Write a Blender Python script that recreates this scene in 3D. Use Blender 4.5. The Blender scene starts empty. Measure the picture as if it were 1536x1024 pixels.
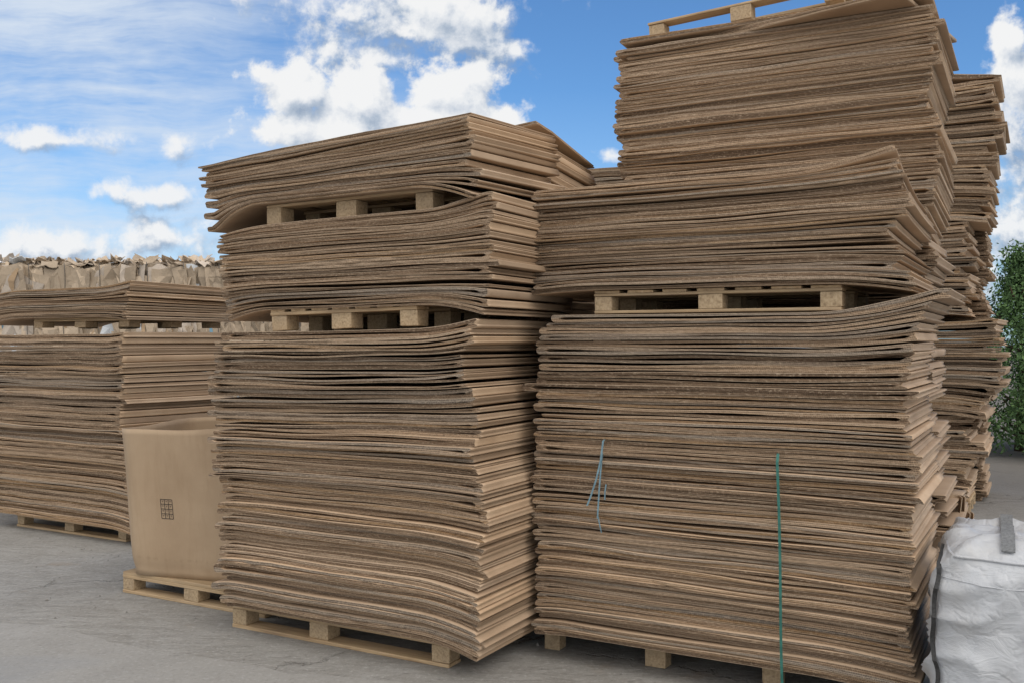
import bpy, bmesh, math, random
import numpy as np
from mathutils import Vector, Matrix, noise as mnoise
from mathutils.bvhtree import BVHTree

random.seed(7); rng = np.random.default_rng(11)
scene = bpy.context.scene
COL = scene.collection
R = math.radians
ANG = R(29.0)
U = Vector((math.cos(ANG), -math.sin(ANG), 0)); V = Vector((math.sin(ANG), math.cos(ANG), 0))
CAMZ = 1.4

# ------------------------------------------------------------------ node helpers
class NT:
    def __init__(s, tree): s.t = tree; s.n = tree.nodes; s.l = tree.links
    def put(s, sock, v):
        if v is None: return
        if isinstance(v, bpy.types.NodeSocket): s.l.new(v, sock)
        elif isinstance(v, (tuple, list)) and sock.type == 'RGBA' and len(v) == 3: sock.default_value = (*v, 1)
        else: sock.default_value = v
    def m(s, op, a, b=None, c=None, clamp=False):
        n = s.n.new('ShaderNodeMath'); n.operation = op; n.use_clamp = clamp
        s.put(n.inputs[0], a); s.put(n.inputs[1], b); s.put(n.inputs[2], c); return n.outputs[0]
    def vm(s, op, a, b=None):
        n = s.n.new('ShaderNodeVectorMath'); n.operation = op
        s.put(n.inputs[0], a)
        if op == 'SCALE': s.put(n.inputs['Scale'], b)
        else: s.put(n.inputs[1], b)
        return n.outputs['Value'] if op in ('DOT_PRODUCT', 'LENGTH') else n.outputs[0]
    def noise(s, vec, scale, detail=4, rough=.5, dist=0, out=0):
        n = s.n.new('ShaderNodeTexNoise'); s.put(n.inputs['Vector'], vec)
        n.inputs['Scale'].default_value = scale; n.inputs['Detail'].default_value = detail
        n.inputs['Roughness'].default_value = rough; n.inputs['Distortion'].default_value = dist
        return n.outputs[out]
    def noise2(s, vec, *a, **k):
        o = s.noise(vec, *a, **k); o.node.noise_dimensions = '2D'; return o
    def ramp(s, fac, stops, interp='LINEAR'):
        n = s.n.new('ShaderNodeValToRGB'); n.color_ramp.interpolation = interp
        e = n.color_ramp.elements
        while len(e) < len(stops): e.new(.5)
        for k, (p, c) in enumerate(stops):
            e[k].position = p; e[k].color = (*c, 1) if len(c) == 3 else c
        s.put(n.inputs[0], fac); return n.outputs[0]
    def mr(s, v, a, b, c=0., d=1., smooth=False):
        n = s.n.new('ShaderNodeMapRange'); n.interpolation_type = 'SMOOTHSTEP' if smooth else 'LINEAR'
        for i, x in enumerate((v, a, b, c, d)): s.put(n.inputs[i], x)
        return n.outputs[0]
    def mix(s, f, a, b, mode='MIX'):
        n = s.n.new('ShaderNodeMix'); n.data_type = 'RGBA'; n.blend_type = mode
        s.put(n.inputs[0], f); s.put(n.inputs[6], a); s.put(n.inputs[7], b); return n.outputs[2]
    def map(s, vec, scale=(1, 1, 1), loc=(0, 0, 0), rot=(0, 0, 0)):
        n = s.n.new('ShaderNodeMapping'); s.put(n.inputs[0], vec)
        n.inputs['Scale'].default_value = scale; n.inputs['Location'].default_value = loc; n.inputs['Rotation'].default_value = rot
        return n.outputs[0]
    def sep(s, v):
        n = s.n.new('ShaderNodeSeparateXYZ'); s.put(n.inputs[0], v); return n.outputs
    def comb(s, x, y, z):
        n = s.n.new('ShaderNodeCombineXYZ')
        s.put(n.inputs[0], x); s.put(n.inputs[1], y); s.put(n.inputs[2], z); return n.outputs[0]
    def tc(s, name): return s.n.new('ShaderNodeTexCoord').outputs[name]
    def bump(s, h, strength=.3, dist=.01):
        n = s.n.new('ShaderNodeBump'); n.inputs['Strength'].default_value = strength; n.inputs['Distance'].default_value = dist
        s.put(n.inputs['Height'], h); return n.outputs[0]

def new_mat(name, rough=.8, spec=.25):
    m = bpy.data.materials.new(name); m.use_nodes = True
    t = NT(m.node_tree); b = m.node_tree.nodes['Principled BSDF']
    b.inputs['Roughness'].default_value = rough; b.inputs['Specular IOR Level'].default_value = spec
    return m, t, b

# ------------------------------------------------------------------ materials
def mat_liner():
    m, t, b = new_mat('kraft_liner', .72, .22)
    oi = t.n.new('ShaderNodeObjectInfo').outputs['Random']
    p = t.tc('Object')
    off = t.vm('ADD', p, t.comb(t.m('MULTIPLY', oi, 37.), t.m('MULTIPLY', oi, 91.), 0.))
    n1 = t.noise(off, 3.5, 5, .6); n2 = t.noise(t.map(off, (6, 60, 60)), 3, 3, .6)
    c = t.ramp(n1, [(.25, (.375, .268, .180)), (.5, (.46, .336, .230)), (.75, (.52, .394, .276))])
    c2 = t.ramp(oi, [(0, (.70, .68, .66)), (.45, (.98, .97, .96)), (.8, (1.12, 1.08, 1.02)), (1, (1.05, 1.07, 1.10))])
    c = t.mix(1., c, c2, 'MULTIPLY')
    c = t.mix(t.mr(n2, .5, .8, 0, .16), c, (.26, .18, .12))
    t.put(b.inputs['Base Color'], c)
    t.put(b.inputs['Normal'], t.bump(t.m('ADD', n1, t.m('MULTIPLY', n2, .3)), .25, .006))
    return m

def mat_edge():
    # cut edge of folded double wall board: pale liners, shade of the hollow flutes painted dark between them
    m, t, b = new_mat('corrugated_edge', .9, .1)
    oi = t.n.new('ShaderNodeObjectInfo').outputs['Random']
    uv = t.sep(t.tc('UV')); u, v = uv[0], uv[1]
    seed = t.m('MULTIPLY', oi, 173.)
    fl = t.m('FRACT', v); row = t.m('FLOOR', v)               # position across one ply, and which ply
    wn = t.n.new('ShaderNodeTexWhiteNoise'); wn.noise_dimensions = '2D'
    t.put(wn.inputs['Vector'], t.comb(row, t.m('MULTIPLY', oi, 57.), 0.))
    tone = wn.outputs['Value']; tone2 = t.sep(wn.outputs['Color'])[1]
    big = t.noise(t.comb(t.m('MULTIPLY', u, 1.1), t.m('MULTIPLY', row, 7.3), seed), 1., 3, .5)
    mid = t.noise(t.comb(t.m('MULTIPLY', u, 9.), t.m('MULTIPLY', v, 3.), seed), 1., 4, .6)
    fine = t.noise(t.comb(t.m('MULTIPLY', u, 130.), t.m('MULTIPLY', v, 3.1), seed), 1., 3, .7)
    base = t.ramp(t.m('ADD', t.m('MULTIPLY', tone, .75), t.m('MULTIPLY', big, .35)), [(.15, (.120, .079, .052)), (.38, (.215, .145, .094)), (.62, (.315, .216, .141)), (.85, (.46, .327, .218)), (1, (.52, .388, .272))])
    base = t.mix(t.mr(tone2, .72, .95, 0, .7), base, (.345, .30, .25))        # weathered grey plies
    base = t.mix(t.mr(tone2, .16, .02, 0, .6), base, (.44, .27, .135))        # fresher orange plies
    flute = t.m('SINE', t.m('ADD', t.m('MULTIPLY', u, 2*math.pi/.0085), t.m('ADD', t.m('MULTIPLY', t.m('GREATER_THAN', fl, .5), 2.1), t.m('ADD', t.m('MULTIPLY', row, 1.3), t.m('MULTIPLY', big, 14.)))))
    w = t.m('ABSOLUTE', t.m('SUBTRACT', t.m('FRACT', t.m('MULTIPLY', fl, 2.)), .5))
    hollow = t.mr(w, .40, .20)
    hole = t.m('MULTIPLY', hollow, t.mr(flute, -.5, .9, .42, .88))
    hole = t.m('MULTIPLY', hole, t.mr(mid, .30, .62, 1.12, .62))
    base = t.mix(hole, base, (.055, .038, .025))
    rimd = t.m('MINIMUM', v, t.m('SUBTRACT', 2., v))                             # the outer liner shows as a pale lip round the fold
    base = t.mix(t.mr(rimd, .20, .08, 0, .60), base, (.50, .385, .275))
    crush = t.mr(mid, .66, .74, 0, .6)                                          # places where the edge is crushed shut or furred
    base = t.mix(crush, base, (.47, .365, .26))
    nick = t.noise(t.comb(t.m('MULTIPLY', u, 85.), t.m('MULTIPLY', v, 2.6), t.m('ADD', seed, 9.)), 1., 3, .6)
    base = t.mix(t.mr(nick, .54, .70, 0, .50), base, (.55, .43, .31))
    base = t.mix(t.mr(nick, .45, .30, 0, .60), base, (.085, .058, .038))
    base = t.mix(t.mr(fine, .60, .80, 0, .6), base, (.52, .42, .31))
    base = t.mix(t.mr(fine, .40, .22, 0, .6), base, (.07, .05, .034))
    t.put(b.inputs['Base Color'], base)
    h = t.m('SUBTRACT', t.m('ADD', mid, t.m('MULTIPLY', fine, .6)), t.m('MULTIPLY', hole, .8))
    t.put(b.inputs['Normal'], t.bump(h, .5, .004))
    return m

def mat_wood(name='pallet_wood', tint=(1, 1, 1)):
    m, t, b = new_mat(name, .8, .2)
    oi = t.n.new('ShaderNodeObjectInfo').outputs['Random']
    p = t.vm('ADD', t.tc('Object'), t.comb(t.m('MULTIPLY', oi, 11.), t.m('MULTIPLY', oi, 57.), t.m('MULTIPLY', oi, 23.)))
    n = t.noise(t.map(p, (2.5, 45, 45)), 1, 6, .6, .4)
    n2 = t.noise(p, 5, 4, .6)
    c = t.ramp(n, [(.28, (.27, .185, .112)), (.5, (.47, .35, .215)), (.72, (.57, .44, .295))])
    c = t.mix(t.mr(n2, .45, .75, 0, .55), c, (.27, .21, .15))
    c = t.mix(1., c, tint, 'MULTIPLY')
    sc = t.ramp(oi, [(0, (.82, .80, .78)), (1, (1.12, 1.08, 1.04))])
    c = t.mix(1., c, sc, 'MULTIPLY')
    t.put(b.inputs['Base Color'], c); t.put(b.inputs['Normal'], t.bump(n, .35, .004))
    return m

def mat_chipblock():
    m, t, b = new_mat('pallet_block', .88, .15)
    oi = t.n.new('ShaderNodeObjectInfo').outputs['Random']
    p = t.vm('ADD', t.tc('Object'), t.comb(t.m('MULTIPLY', oi, 31.), 0., oi))
    n = t.noise(p, 90, 4, .7); n2 = t.noise(p, 9, 4, .6)
    c = t.ramp(n, [(.3, (.24, .170, .105)), (.5, (.43, .32, .20)), (.72, (.54, .42, .28))])
    c = t.mix(t.mr(n2, .45, .72, 0, .5), c, (.29, .225, .16))
    t.put(b.inputs['Base Color'], c); t.put(b.inputs['Normal'], t.bump(n, .4, .003))
    return m

def mat_ground():
    m, t, b = new_mat('old_concrete', .88, .2)
    p = t.tc('Object')
    a = t.noise(p, .55, 6, .6, .3); c1 = t.noise(t.map(p, (1, 1, 1), (3, 9, 0)), 3.2, 8, .68, .25)
    f = t.noise(p, 42, 5, .72); g = t.noise(t.map(p, (1.0, 2.6, 1), rot=(0, 0, .5)), 6.5, 9, .74, .5)
    vor = t.n.new('ShaderNodeTexVoronoi'); vor.feature = 'DISTANCE_TO_EDGE'; vor.inputs['Scale'].default_value = .62
    wv = t.vm('ADD', p, t.vm('SCALE', t.noise(p, 1.6, 6, .65, 0, 1), .75)); t.put(vor.inputs['Vector'], wv)
    crack = t.mr(vor.outputs['Distance'], .0, .007, 1, 0)
    crack = t.m('MULTIPLY', crack, t.mr(t.noise(p, 1.3, 3, .5), .46, .56))
    base = t.ramp(a, [(.28, (.235, .224, .204)), (.5, (.29, .279, .259)), (.72, (.345, .334, .313))])
    base = t.mix(t.mr(c1, .42, .70, 0, .65), base, (.385, .376, .36))
    base = t.mix(t.mr(g, .52, .36, 0, .6), base, (.225, .212, .195))
    base = t.mix(t.mr(f, .54, .70, 0, .55), base, (.52, .51, .49))
    base = t.mix(t.mr(f, .44, .30, 0, .6), base, (.12, .112, .105))
    rust = t.noise(t.map(p, loc=(11, 4, 0)), 2.4, 5, .6)
    base = t.mix(t.mr(rust, .64, .76, 0, .35), base, (.33, .22, .13))
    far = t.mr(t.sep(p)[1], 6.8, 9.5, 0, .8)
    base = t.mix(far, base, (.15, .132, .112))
    base = t.mix(t.m('MULTIPLY', crack, .3), base, (.06, .056, .05))
    t.put(b.inputs['Base Color'], base)
    h = t.m('ADD', t.m('ADD', t.m('MULTIPLY', g, 1.1), t.m('MULTIPLY', f, .25)), t.m('MULTIPLY', c1, .5))
    h = t.m('SUBTRACT', h, t.m('MULTIPLY', crack, .6))
    t.put(b.inputs['Normal'], t.bump(h, .75, .028))
    t.put(b.inputs['Roughness'], t.mr(a, .3, .7, .75, .93))
    return m

def mat_patch():
    m, t, b = new_mat('smooth_concrete', .8, .25)
    p = t.tc('Object')
    a = t.noise(p, 1.1, 6, .6); f = t.noise(p, 55, 5, .7); g = t.noise(p, 7, 7, .65, .4)
    base = t.ramp(a, [(.3, (.258, .250, .234)), (.5, (.298, .289, .272)), (.7, (.343, .334, .316))])
    base = t.mix(t.mr(g, .50, .35, 0, .7), base, (.27, .26, .245))
    base = t.mix(t.mr(f, .54, .70, 0, .5), base, (.42, .415, .41))
    base = t.mix(t.mr(f, .44, .30, 0, .55), base, (.16, .15, .14))
    wet = t.noise(t.map(p, (.7, 1.6, 1), (2, 5, 0)), 1.2, 3, .5)
    base = t.mix(t.mr(wet, .58, .68, 0, .4), base, (.25, .26, .275))
    t.put(b.inputs['Base Color'], base)
    t.put(b.inputs['Normal'], t.bump(t.m('ADD', t.m('MULTIPLY', g, .6), t.m('MULTIPLY', f, .3)), .45, .015))
    return m

def mat_plain(name, col, rough=.7, spec=.3, var=.25, scale=30., bump=.15):
    m, t, b = new_mat(name, rough, spec)
    n = t.noise(t.tc('Object'), scale, 5, .65)
    lo = tuple(c*(1-var) for c in col); hi = tuple(min(1, c*(1+var)) for c in col)
    t.put(b.inputs['Base Color'], t.ramp(n, [(.3, lo), (.7, hi)]))
    t.put(b.inputs['Normal'], t.bump(n, bump, .004))
    return m

def mat_octabin():
    m, t, b = new_mat('octabin_kraft', .62, .3)
    p = t.tc('Object')
    n = t.noise(p, 2.2, 5, .6); st = t.noise(t.map(p, (14, 14, 1.2)), 2, 4, .6); f = t.noise(p, 160, 3, .6)
    c = t.ramp(n, [(.3, (.36, .255, .162)), (.5, (.41, .296, .192)), (.72, (.46, .34, .225))])
    c = t.mix(t.mr(st, .5, .75, 0, .3), c, (.30, .20, .115))
    c = t.mix(t.mr(f, .55, .8, 0, .25), c, (.50, .37, .24))
    z = t.sep(p)[2]                                              # scuffed wet foot of the box: a brown tide line
    tide = t.m('MULTIPLY', t.mr(t.m('ABSOLUTE', t.m('SUBTRACT', z, t.m('ADD', .085, t.m('MULTIPLY', n, .03)))), .012, .0), t.mr(st, .45, .6))
    c = t.mix(t.m('MULTIPLY', tide, .2), c, (.20, .13, .075))
    t.put(b.inputs['Base Color'], c)
    t.put(b.inputs['Normal'], t.bump(t.m('ADD', n, t.m('MULTIPLY', st, .6)), .3, .012))
    return m

def mat_bag():
    m, t, b = new_mat('woven_polypropylene', .52, .35)
    p = t.tc('Object')
    n = t.noise(p, 3, 5, .6); wv = t.noise(t.map(p, (1, 1, 1.8), rot=(.3, .5, .2)), 9, 6, .62, 1.3)
    x = t.sep(p)
    weave = t.m('MULTIPLY', t.m('SINE', t.m('MULTIPLY', t.m('ADD', x[0], x[1]), 900.)), t.m('SINE', t.m('MULTIPLY', x[2], 900.)))
    c = t.ramp(n, [(.3, (.42, .435, .46)), (.55, (.505, .52, .545)), (.75, (.575, .585, .605))])
    dirt = t.noise(t.map(p, loc=(4, 1, 2)), 2.1, 5, .65)
    c = t.mix(t.mr(dirt, .54, .75, 0, .45), c, (.38, .345, .30))
    t.put(b.inputs['Base Color'], c)
    fold = t.n.new('ShaderNodeTexVoronoi'); fold.feature = 'DISTANCE_TO_EDGE'; fold.inputs['Scale'].default_value = 5.5
    t.put(fold.inputs['Vector'], t.vm('ADD', t.map(p, (1, 1, 1.2)), t.vm('SCALE', t.noise(p, 4, 4, .6, 0, 1), .35)))
    h = t.m('ADD', t.m('ADD', t.m('MULTIPLY', wv, .8), t.m('MULTIPLY', t.mr(fold.outputs['Distance'], 0, .10), .18)), t.m('MULTIPLY', weave, .015))
    t.put(b.inputs['Normal'], t.bump(h, .6, .02))
    return m

def mat_leaf(name, lo, hi):
    m, t, b = new_mat(name, .6, .3)
    g = t.n.new('ShaderNodeNewGeometry').outputs['Random Per Island']
    n = t.noise(t.tc('Object'), 3.1, 3, .6)
    n = t.mr(n, .3, .7)
    c = t.ramp(t.m('ADD', t.m('MULTIPLY', g, .5), t.m('MULTIPLY', n, .5)), [(.15, lo), (.8, hi)])
    t.put(b.inputs['Base Color'], c)
    b.inputs['Transmission Weight'].default_value = 0
    return m

def mat_scrap(name, col):
    m, t, b = new_mat(name, .8, .15)
    g = t.n.new('ShaderNodeNewGeometry').outputs['Random Per Island']
    n = t.noise(t.tc('Object'), 9, 5, .65)
    c = t.ramp(g, [(0, tuple(x*.70 for x in col)), (.5, col), (1, tuple(min(1, x*1.22) for x in col))])
    c = t.mix(t.mr(n, .45, .75, 0, .4), c, tuple(x*.62 for x in col))
    t.put(b.inputs['Base Color'], c); t.put(b.inputs['Normal'], t.bump(n, .5, .02))
    return m

M_LINER = mat_liner(); M_EDGE = mat_edge(); M_WOOD = mat_wood(); M_BLOCK = mat_chipblock()
M_GROUND = mat_ground(); M_PATCH = mat_patch(); M_OCTA = mat_octabin(); M_BAG = mat_bag()
M_GREENSTRAP = mat_plain('green_strap', (.03, .14, .115), .45, .4, .3, 25)
M_BLUESTRAP = mat_plain('blue_strap', (.15, .25, .30), .45, .4, .35, 40)
M_GREYWEB = mat_plain('grey_webbing', (.17, .175, .18), .75, .2, .3, 120)
M_DARKWEB = mat_plain('dark_webbing', (.055, .055, .055), .8, .2, .35, 120)
M_INK = mat_plain('dark_print', (.07, .055, .045), .7, .2, .2, 60)
M_BARK = mat_plain('bark', (.09, .065, .045), .9, .1, .4, 18, .5)
M_WIRE = mat_plain('wire', (.10, .09, .08), .5, .4, .2, 60)
M_TWIG = mat_plain('twig', (.045, .036, .028), .9, .1, .3, 60)
M_STONE = mat_plain('stone_chip', (.22, .21, .195), .9, .1, .45, 40)

# ------------------------------------------------------------------ object helpers
def link(o, parent=None):
    COL.objects.link(o)
    if parent is not None: o.parent = parent
    return o
def tag(o, label=None, cat=None, group=None, kind=None):
    if label: o['label'] = label
    if cat: o['category'] = cat
    if group: o['group'] = group
    if kind: o['kind'] = kind
    return o
def empty(name, loc, rz=0., rx=0., ry=0.):
    o = bpy.data.objects.new(name, None); o.empty_display_size = .1
    o.location = loc; o.rotation_euler = (rx, ry, rz); return link(o)
def mesh_obj(name, verts, faces, mats, parent=None, smooth=False, fmat=None):
    me = bpy.data.meshes.new(name); me.from_pydata([tuple(v) for v in verts], [], faces)
    for m in (mats if isinstance(mats, (list, tuple)) else [mats]): me.materials.append(m)
    if fmat is not None: me.polygons.foreach_set('material_index', fmat)
    if smooth: me.polygons.foreach_set('use_smooth', [True]*len(me.polygons))
    me.update(); return link(bpy.data.objects.new(name, me), parent)
def bm_obj(name, bm, mats, parent=None, smooth=False):
    me = bpy.data.meshes.new(name); bm.to_mesh(me); bm.free()
    for m in (mats if isinstance(mats, (list, tuple)) else [mats]): me.materials.append(m)
    if smooth: me.polygons.foreach_set('use_smooth', [True]*len(me.polygons))
    return link(bpy.data.objects.new(name, me), parent)
def box_bm(sx, sy, sz, c=(0, 0, 0), bev=.004, bm=None, jit=0.):
    b = bmesh.new(); bmesh.ops.create_cube(b, size=1)
    for v in b.verts: v.co = Vector((v.co.x*sx, v.co.y*sy, v.co.z*sz)) + Vector([random.uniform(-jit, jit) for _ in range(3)])
    if bev: bmesh.ops.bevel(b, geom=b.edges[:], offset=bev, segments=2, affect='EDGES', profile=.6)
    bmesh.ops.translate(b, vec=c, verts=b.verts)
    if bm is None: return b
    me = bpy.data.meshes.new('tmp'); b.to_mesh(me); b.free(); bm.from_mesh(me); bpy.data.meshes.remove(me); return bm
def tube(name, pts, rad, mat, parent=None, seg=8):
    verts, faces = [], []
    pts = [Vector(p) for p in pts]; n = len(pts)
    rads = rad if isinstance(rad, (list, tuple)) else [rad]*n
    for i, p in enumerate(pts):
        d = (pts[min(i+1, n-1)] - pts[max(i-1, 0)]).normalized()
        a = d.cross(Vector((0, 0, 1)) if abs(d.z) < .9 else Vector((1, 0, 0))).normalized(); b = d.cross(a)
        for k in range(seg):
            th = 2*math.pi*k/seg; verts.append(p + (a*math.cos(th)+b*math.sin(th))*rads[i])
    for i in range(n-1):
        for k in range(seg):
            faces.append((i*seg+k, i*seg+(k+1) % seg, (i+1)*seg+(k+1) % seg, (i+1)*seg+k))
    faces.append(tuple(range(seg-1, -1, -1))); faces.append(tuple(range((n-1)*seg, n*seg)))
    if name is None: return verts, faces
    return mesh_obj(name, verts, faces, mat, parent, True)
def ribbon(name, pts, width, side, thick, mat, normal, parent=None):
    # flat plastic strap with real thickness, swept along pts
    verts, faces = [], []; n = len(pts)
    for p in pts:
        p = Vector(p)
        for a, c in ((-1, 0), (1, 0), (1, 1), (-1, 1)): verts.append(p + side*(a*width/2) + normal*(c*thick))
    for i in range(n-1):
        for k in range(4): faces.append((i*4+k, i*4+(k+1) % 4, (i+1)*4+(k+1) % 4, (i+1)*4+k))
    faces.append((3, 2, 1, 0)); faces.append(tuple((n-1)*4+k for k in range(4)))
    return mesh_obj(name, verts, faces, mat, parent)

# ------------------------------------------------------------------ flattened cartons
NS, NTT, NA = 30, 6, 7
_q = np.linspace(-1, 1, NS); SX = .5+.5*np.sign(_q)*(1-(1-np.abs(_q))**1.35)     # denser towards the ends
TY = np.array([0, .04, .25, .55, .85, 1.])
def topo():
    """index tables for one folded carton: outer loop, slit loop, front and back cut edges"""
    no = 2*NS+2*NA; ni = 2*NS
    f, mt, uvs = [], [], []
    O = lambda k, j: k*(no+ni)+j % no
    I = lambda k, j: k*(no+ni)+no+j % ni
    for k in range(NTT-1):
        for j in range(no): f.append((O(k, j), O(k, j+1), O(k+1, j+1), O(k+1, j))); mt.append(0)
        for j in range(ni): f.append((I(k, j+1), I(k, j), I(k+1, j), I(k+1, j+1))); mt.append(0)
    # outer order: bottom 0..NS-1 (left to right), right arc NA, top NS (right to left), left arc NA
    for k, rev in ((0, False), (NTT-1, True)):
        def add(*q):
            f.append(tuple(q[::-1]) if rev else tuple(q)); mt.append(1)
        for j in range(NS-1):
            add(O(k, j+1), O(k, j), I(k, j), I(k, j+1))
            a = NS+NA+j; bidx = NS+j
            add(O(k, a+1), O(k, a), I(k, bidx), I(k, bidx+1))
        seq = [NS-1]+[NS+q for q in range(NA)]+[NS+NA]
        for q in range(len(seq)-1): add(O(k, seq[q+1]), O(k, seq[q]), I(k, NS-1 if q < len(seq)//2 else NS))
        add(O(k, seq[len(seq)//2]), I(k, NS-1), I(k, NS))
        seq = [2*NS+NA-1]+[2*NS+NA+q for q in range(NA)]+[0]
        for q in range(len(seq)-1): add(O(k, seq[q+1]), O(k, seq[q]), I(k, 2*NS-1 if q < len(seq)//2 else 0))
        add(O(k, seq[len(seq)//2]), I(k, 2*NS-1), I(k, 0))
    return f, np.array(mt)
FACES, FMAT = topo()
LOOPV = np.array([i for q in FACES for i in q])

def carton_geom(W, D, bot, top, slit, plyoff, arc, tilt=(0, 0), wob=None, notch=(0, 0)):
    """bot/top: functions (s,t)->z ; returns verts (n,3) with s in [0,W], t in [0,D]"""
    s = SX*W
    fl = .055*1.0
    th_l = float(np.mean(top(np.array([.02]), np.array([0.]))-bot(np.array([.02]), np.array([0.]))))
    ply = max(.012, abs(th_l)*.58)
    si = ply + SX*(W-2*ply)
    g = slit(SX)                                             # slit half height as a fraction of the thickness
    th = np.linspace(-math.pi/2, math.pi/2, NA+2)[1:-1]
    ex = np.abs(np.cos(th))**.55; ez = np.sign(np.sin(th))*np.abs(np.sin(th))**.62
    r = abs(th_l)*arc
    nb = np.exp(-(ez/.24)**2)
    exl = np.cos(th)**.8; ezl = np.sin(th)
    os_ = np.concatenate([s, W+ex*r-notch[1]*nb, s[::-1], -exl*abs(th_l)*.55])
    ow = np.concatenate([np.zeros(NS), .5+.5*ez, np.ones(NS), .5-.5*ezl])
    is_ = np.concatenate([si, si[::-1]])
    iw = np.concatenate([.5-g, (.5+g)[::-1]])
    S = np.concatenate([os_, is_]); Wt = np.concatenate([ow, iw])
    S = S + (Wt-.5)*(tilt[1]*np.exp(-np.maximum(W-S, 0)/.05)+.3*tilt[0]*np.exp(-np.maximum(S, 0)/.05))
    out = []
    for t in TY*D:
        tt = np.full_like(S, t)
        b = bot(S, tt); tp = top(S, tt)
        z = b+(tp-b)*Wt
        y = tt.copy()
        if t == 0.:                                          # the cut edges of the plies are never quite flush
            y = y + np.where(Wt > .5, plyoff[0], plyoff[1]) + (wob(S, Wt) if wob is not None else 0.)
        out.append(np.stack([S, y, z], 1))
    return np.concatenate(out), np.tile(S, NTT), np.tile(Wt, NTT)

def carton_mesh(name, verts, S, Wt):
    me = bpy.data.meshes.new(name)
    me.vertices.add(len(verts)); me.vertices.foreach_set('co', verts.astype(np.float32).ravel())
    tot = np.array([len(q) for q in FACES]); st = np.concatenate([[0], np.cumsum(tot)[:-1]])
    me.loops.add(len(LOOPV)); me.loops.foreach_set('vertex_index', LOOPV)
    me.polygons.add(len(FACES)); me.polygons.foreach_set('loop_start', st); me.polygons.foreach_set('loop_total', tot)
    me.materials.append(M_LINER); me.materials.append(M_EDGE)
    me.polygons.foreach_set('material_index', FMAT); me.polygons.foreach_set('use_smooth', FMAT == 0)
    uv = me.uv_layers.new(name='UVMap')
    uv.data.foreach_set('uv', np.stack([S[LOOPV], Wt[LOOPV]*2.], 1).astype(np.float32).ravel())
    me.update(calc_edges=True); return me

ONES = 'zeroth first second third fourth fifth sixth seventh eighth ninth tenth eleventh twelfth thirteenth fourteenth fifteenth sixteenth seventeenth eighteenth nineteenth'.split()
def ordinal(n):
    if n < 20: return ONES[n]
    t = {20: 'twent', 30: 'thirt', 40: 'fort'}[n//10*10]
    return t+'ieth' if n % 10 == 0 else t+'y-'+ONES[n % 10]

def prof(pts, k):
    return float(np.interp(k, [p[0] for p in pts], [p[1] for p in pts]))

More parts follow.
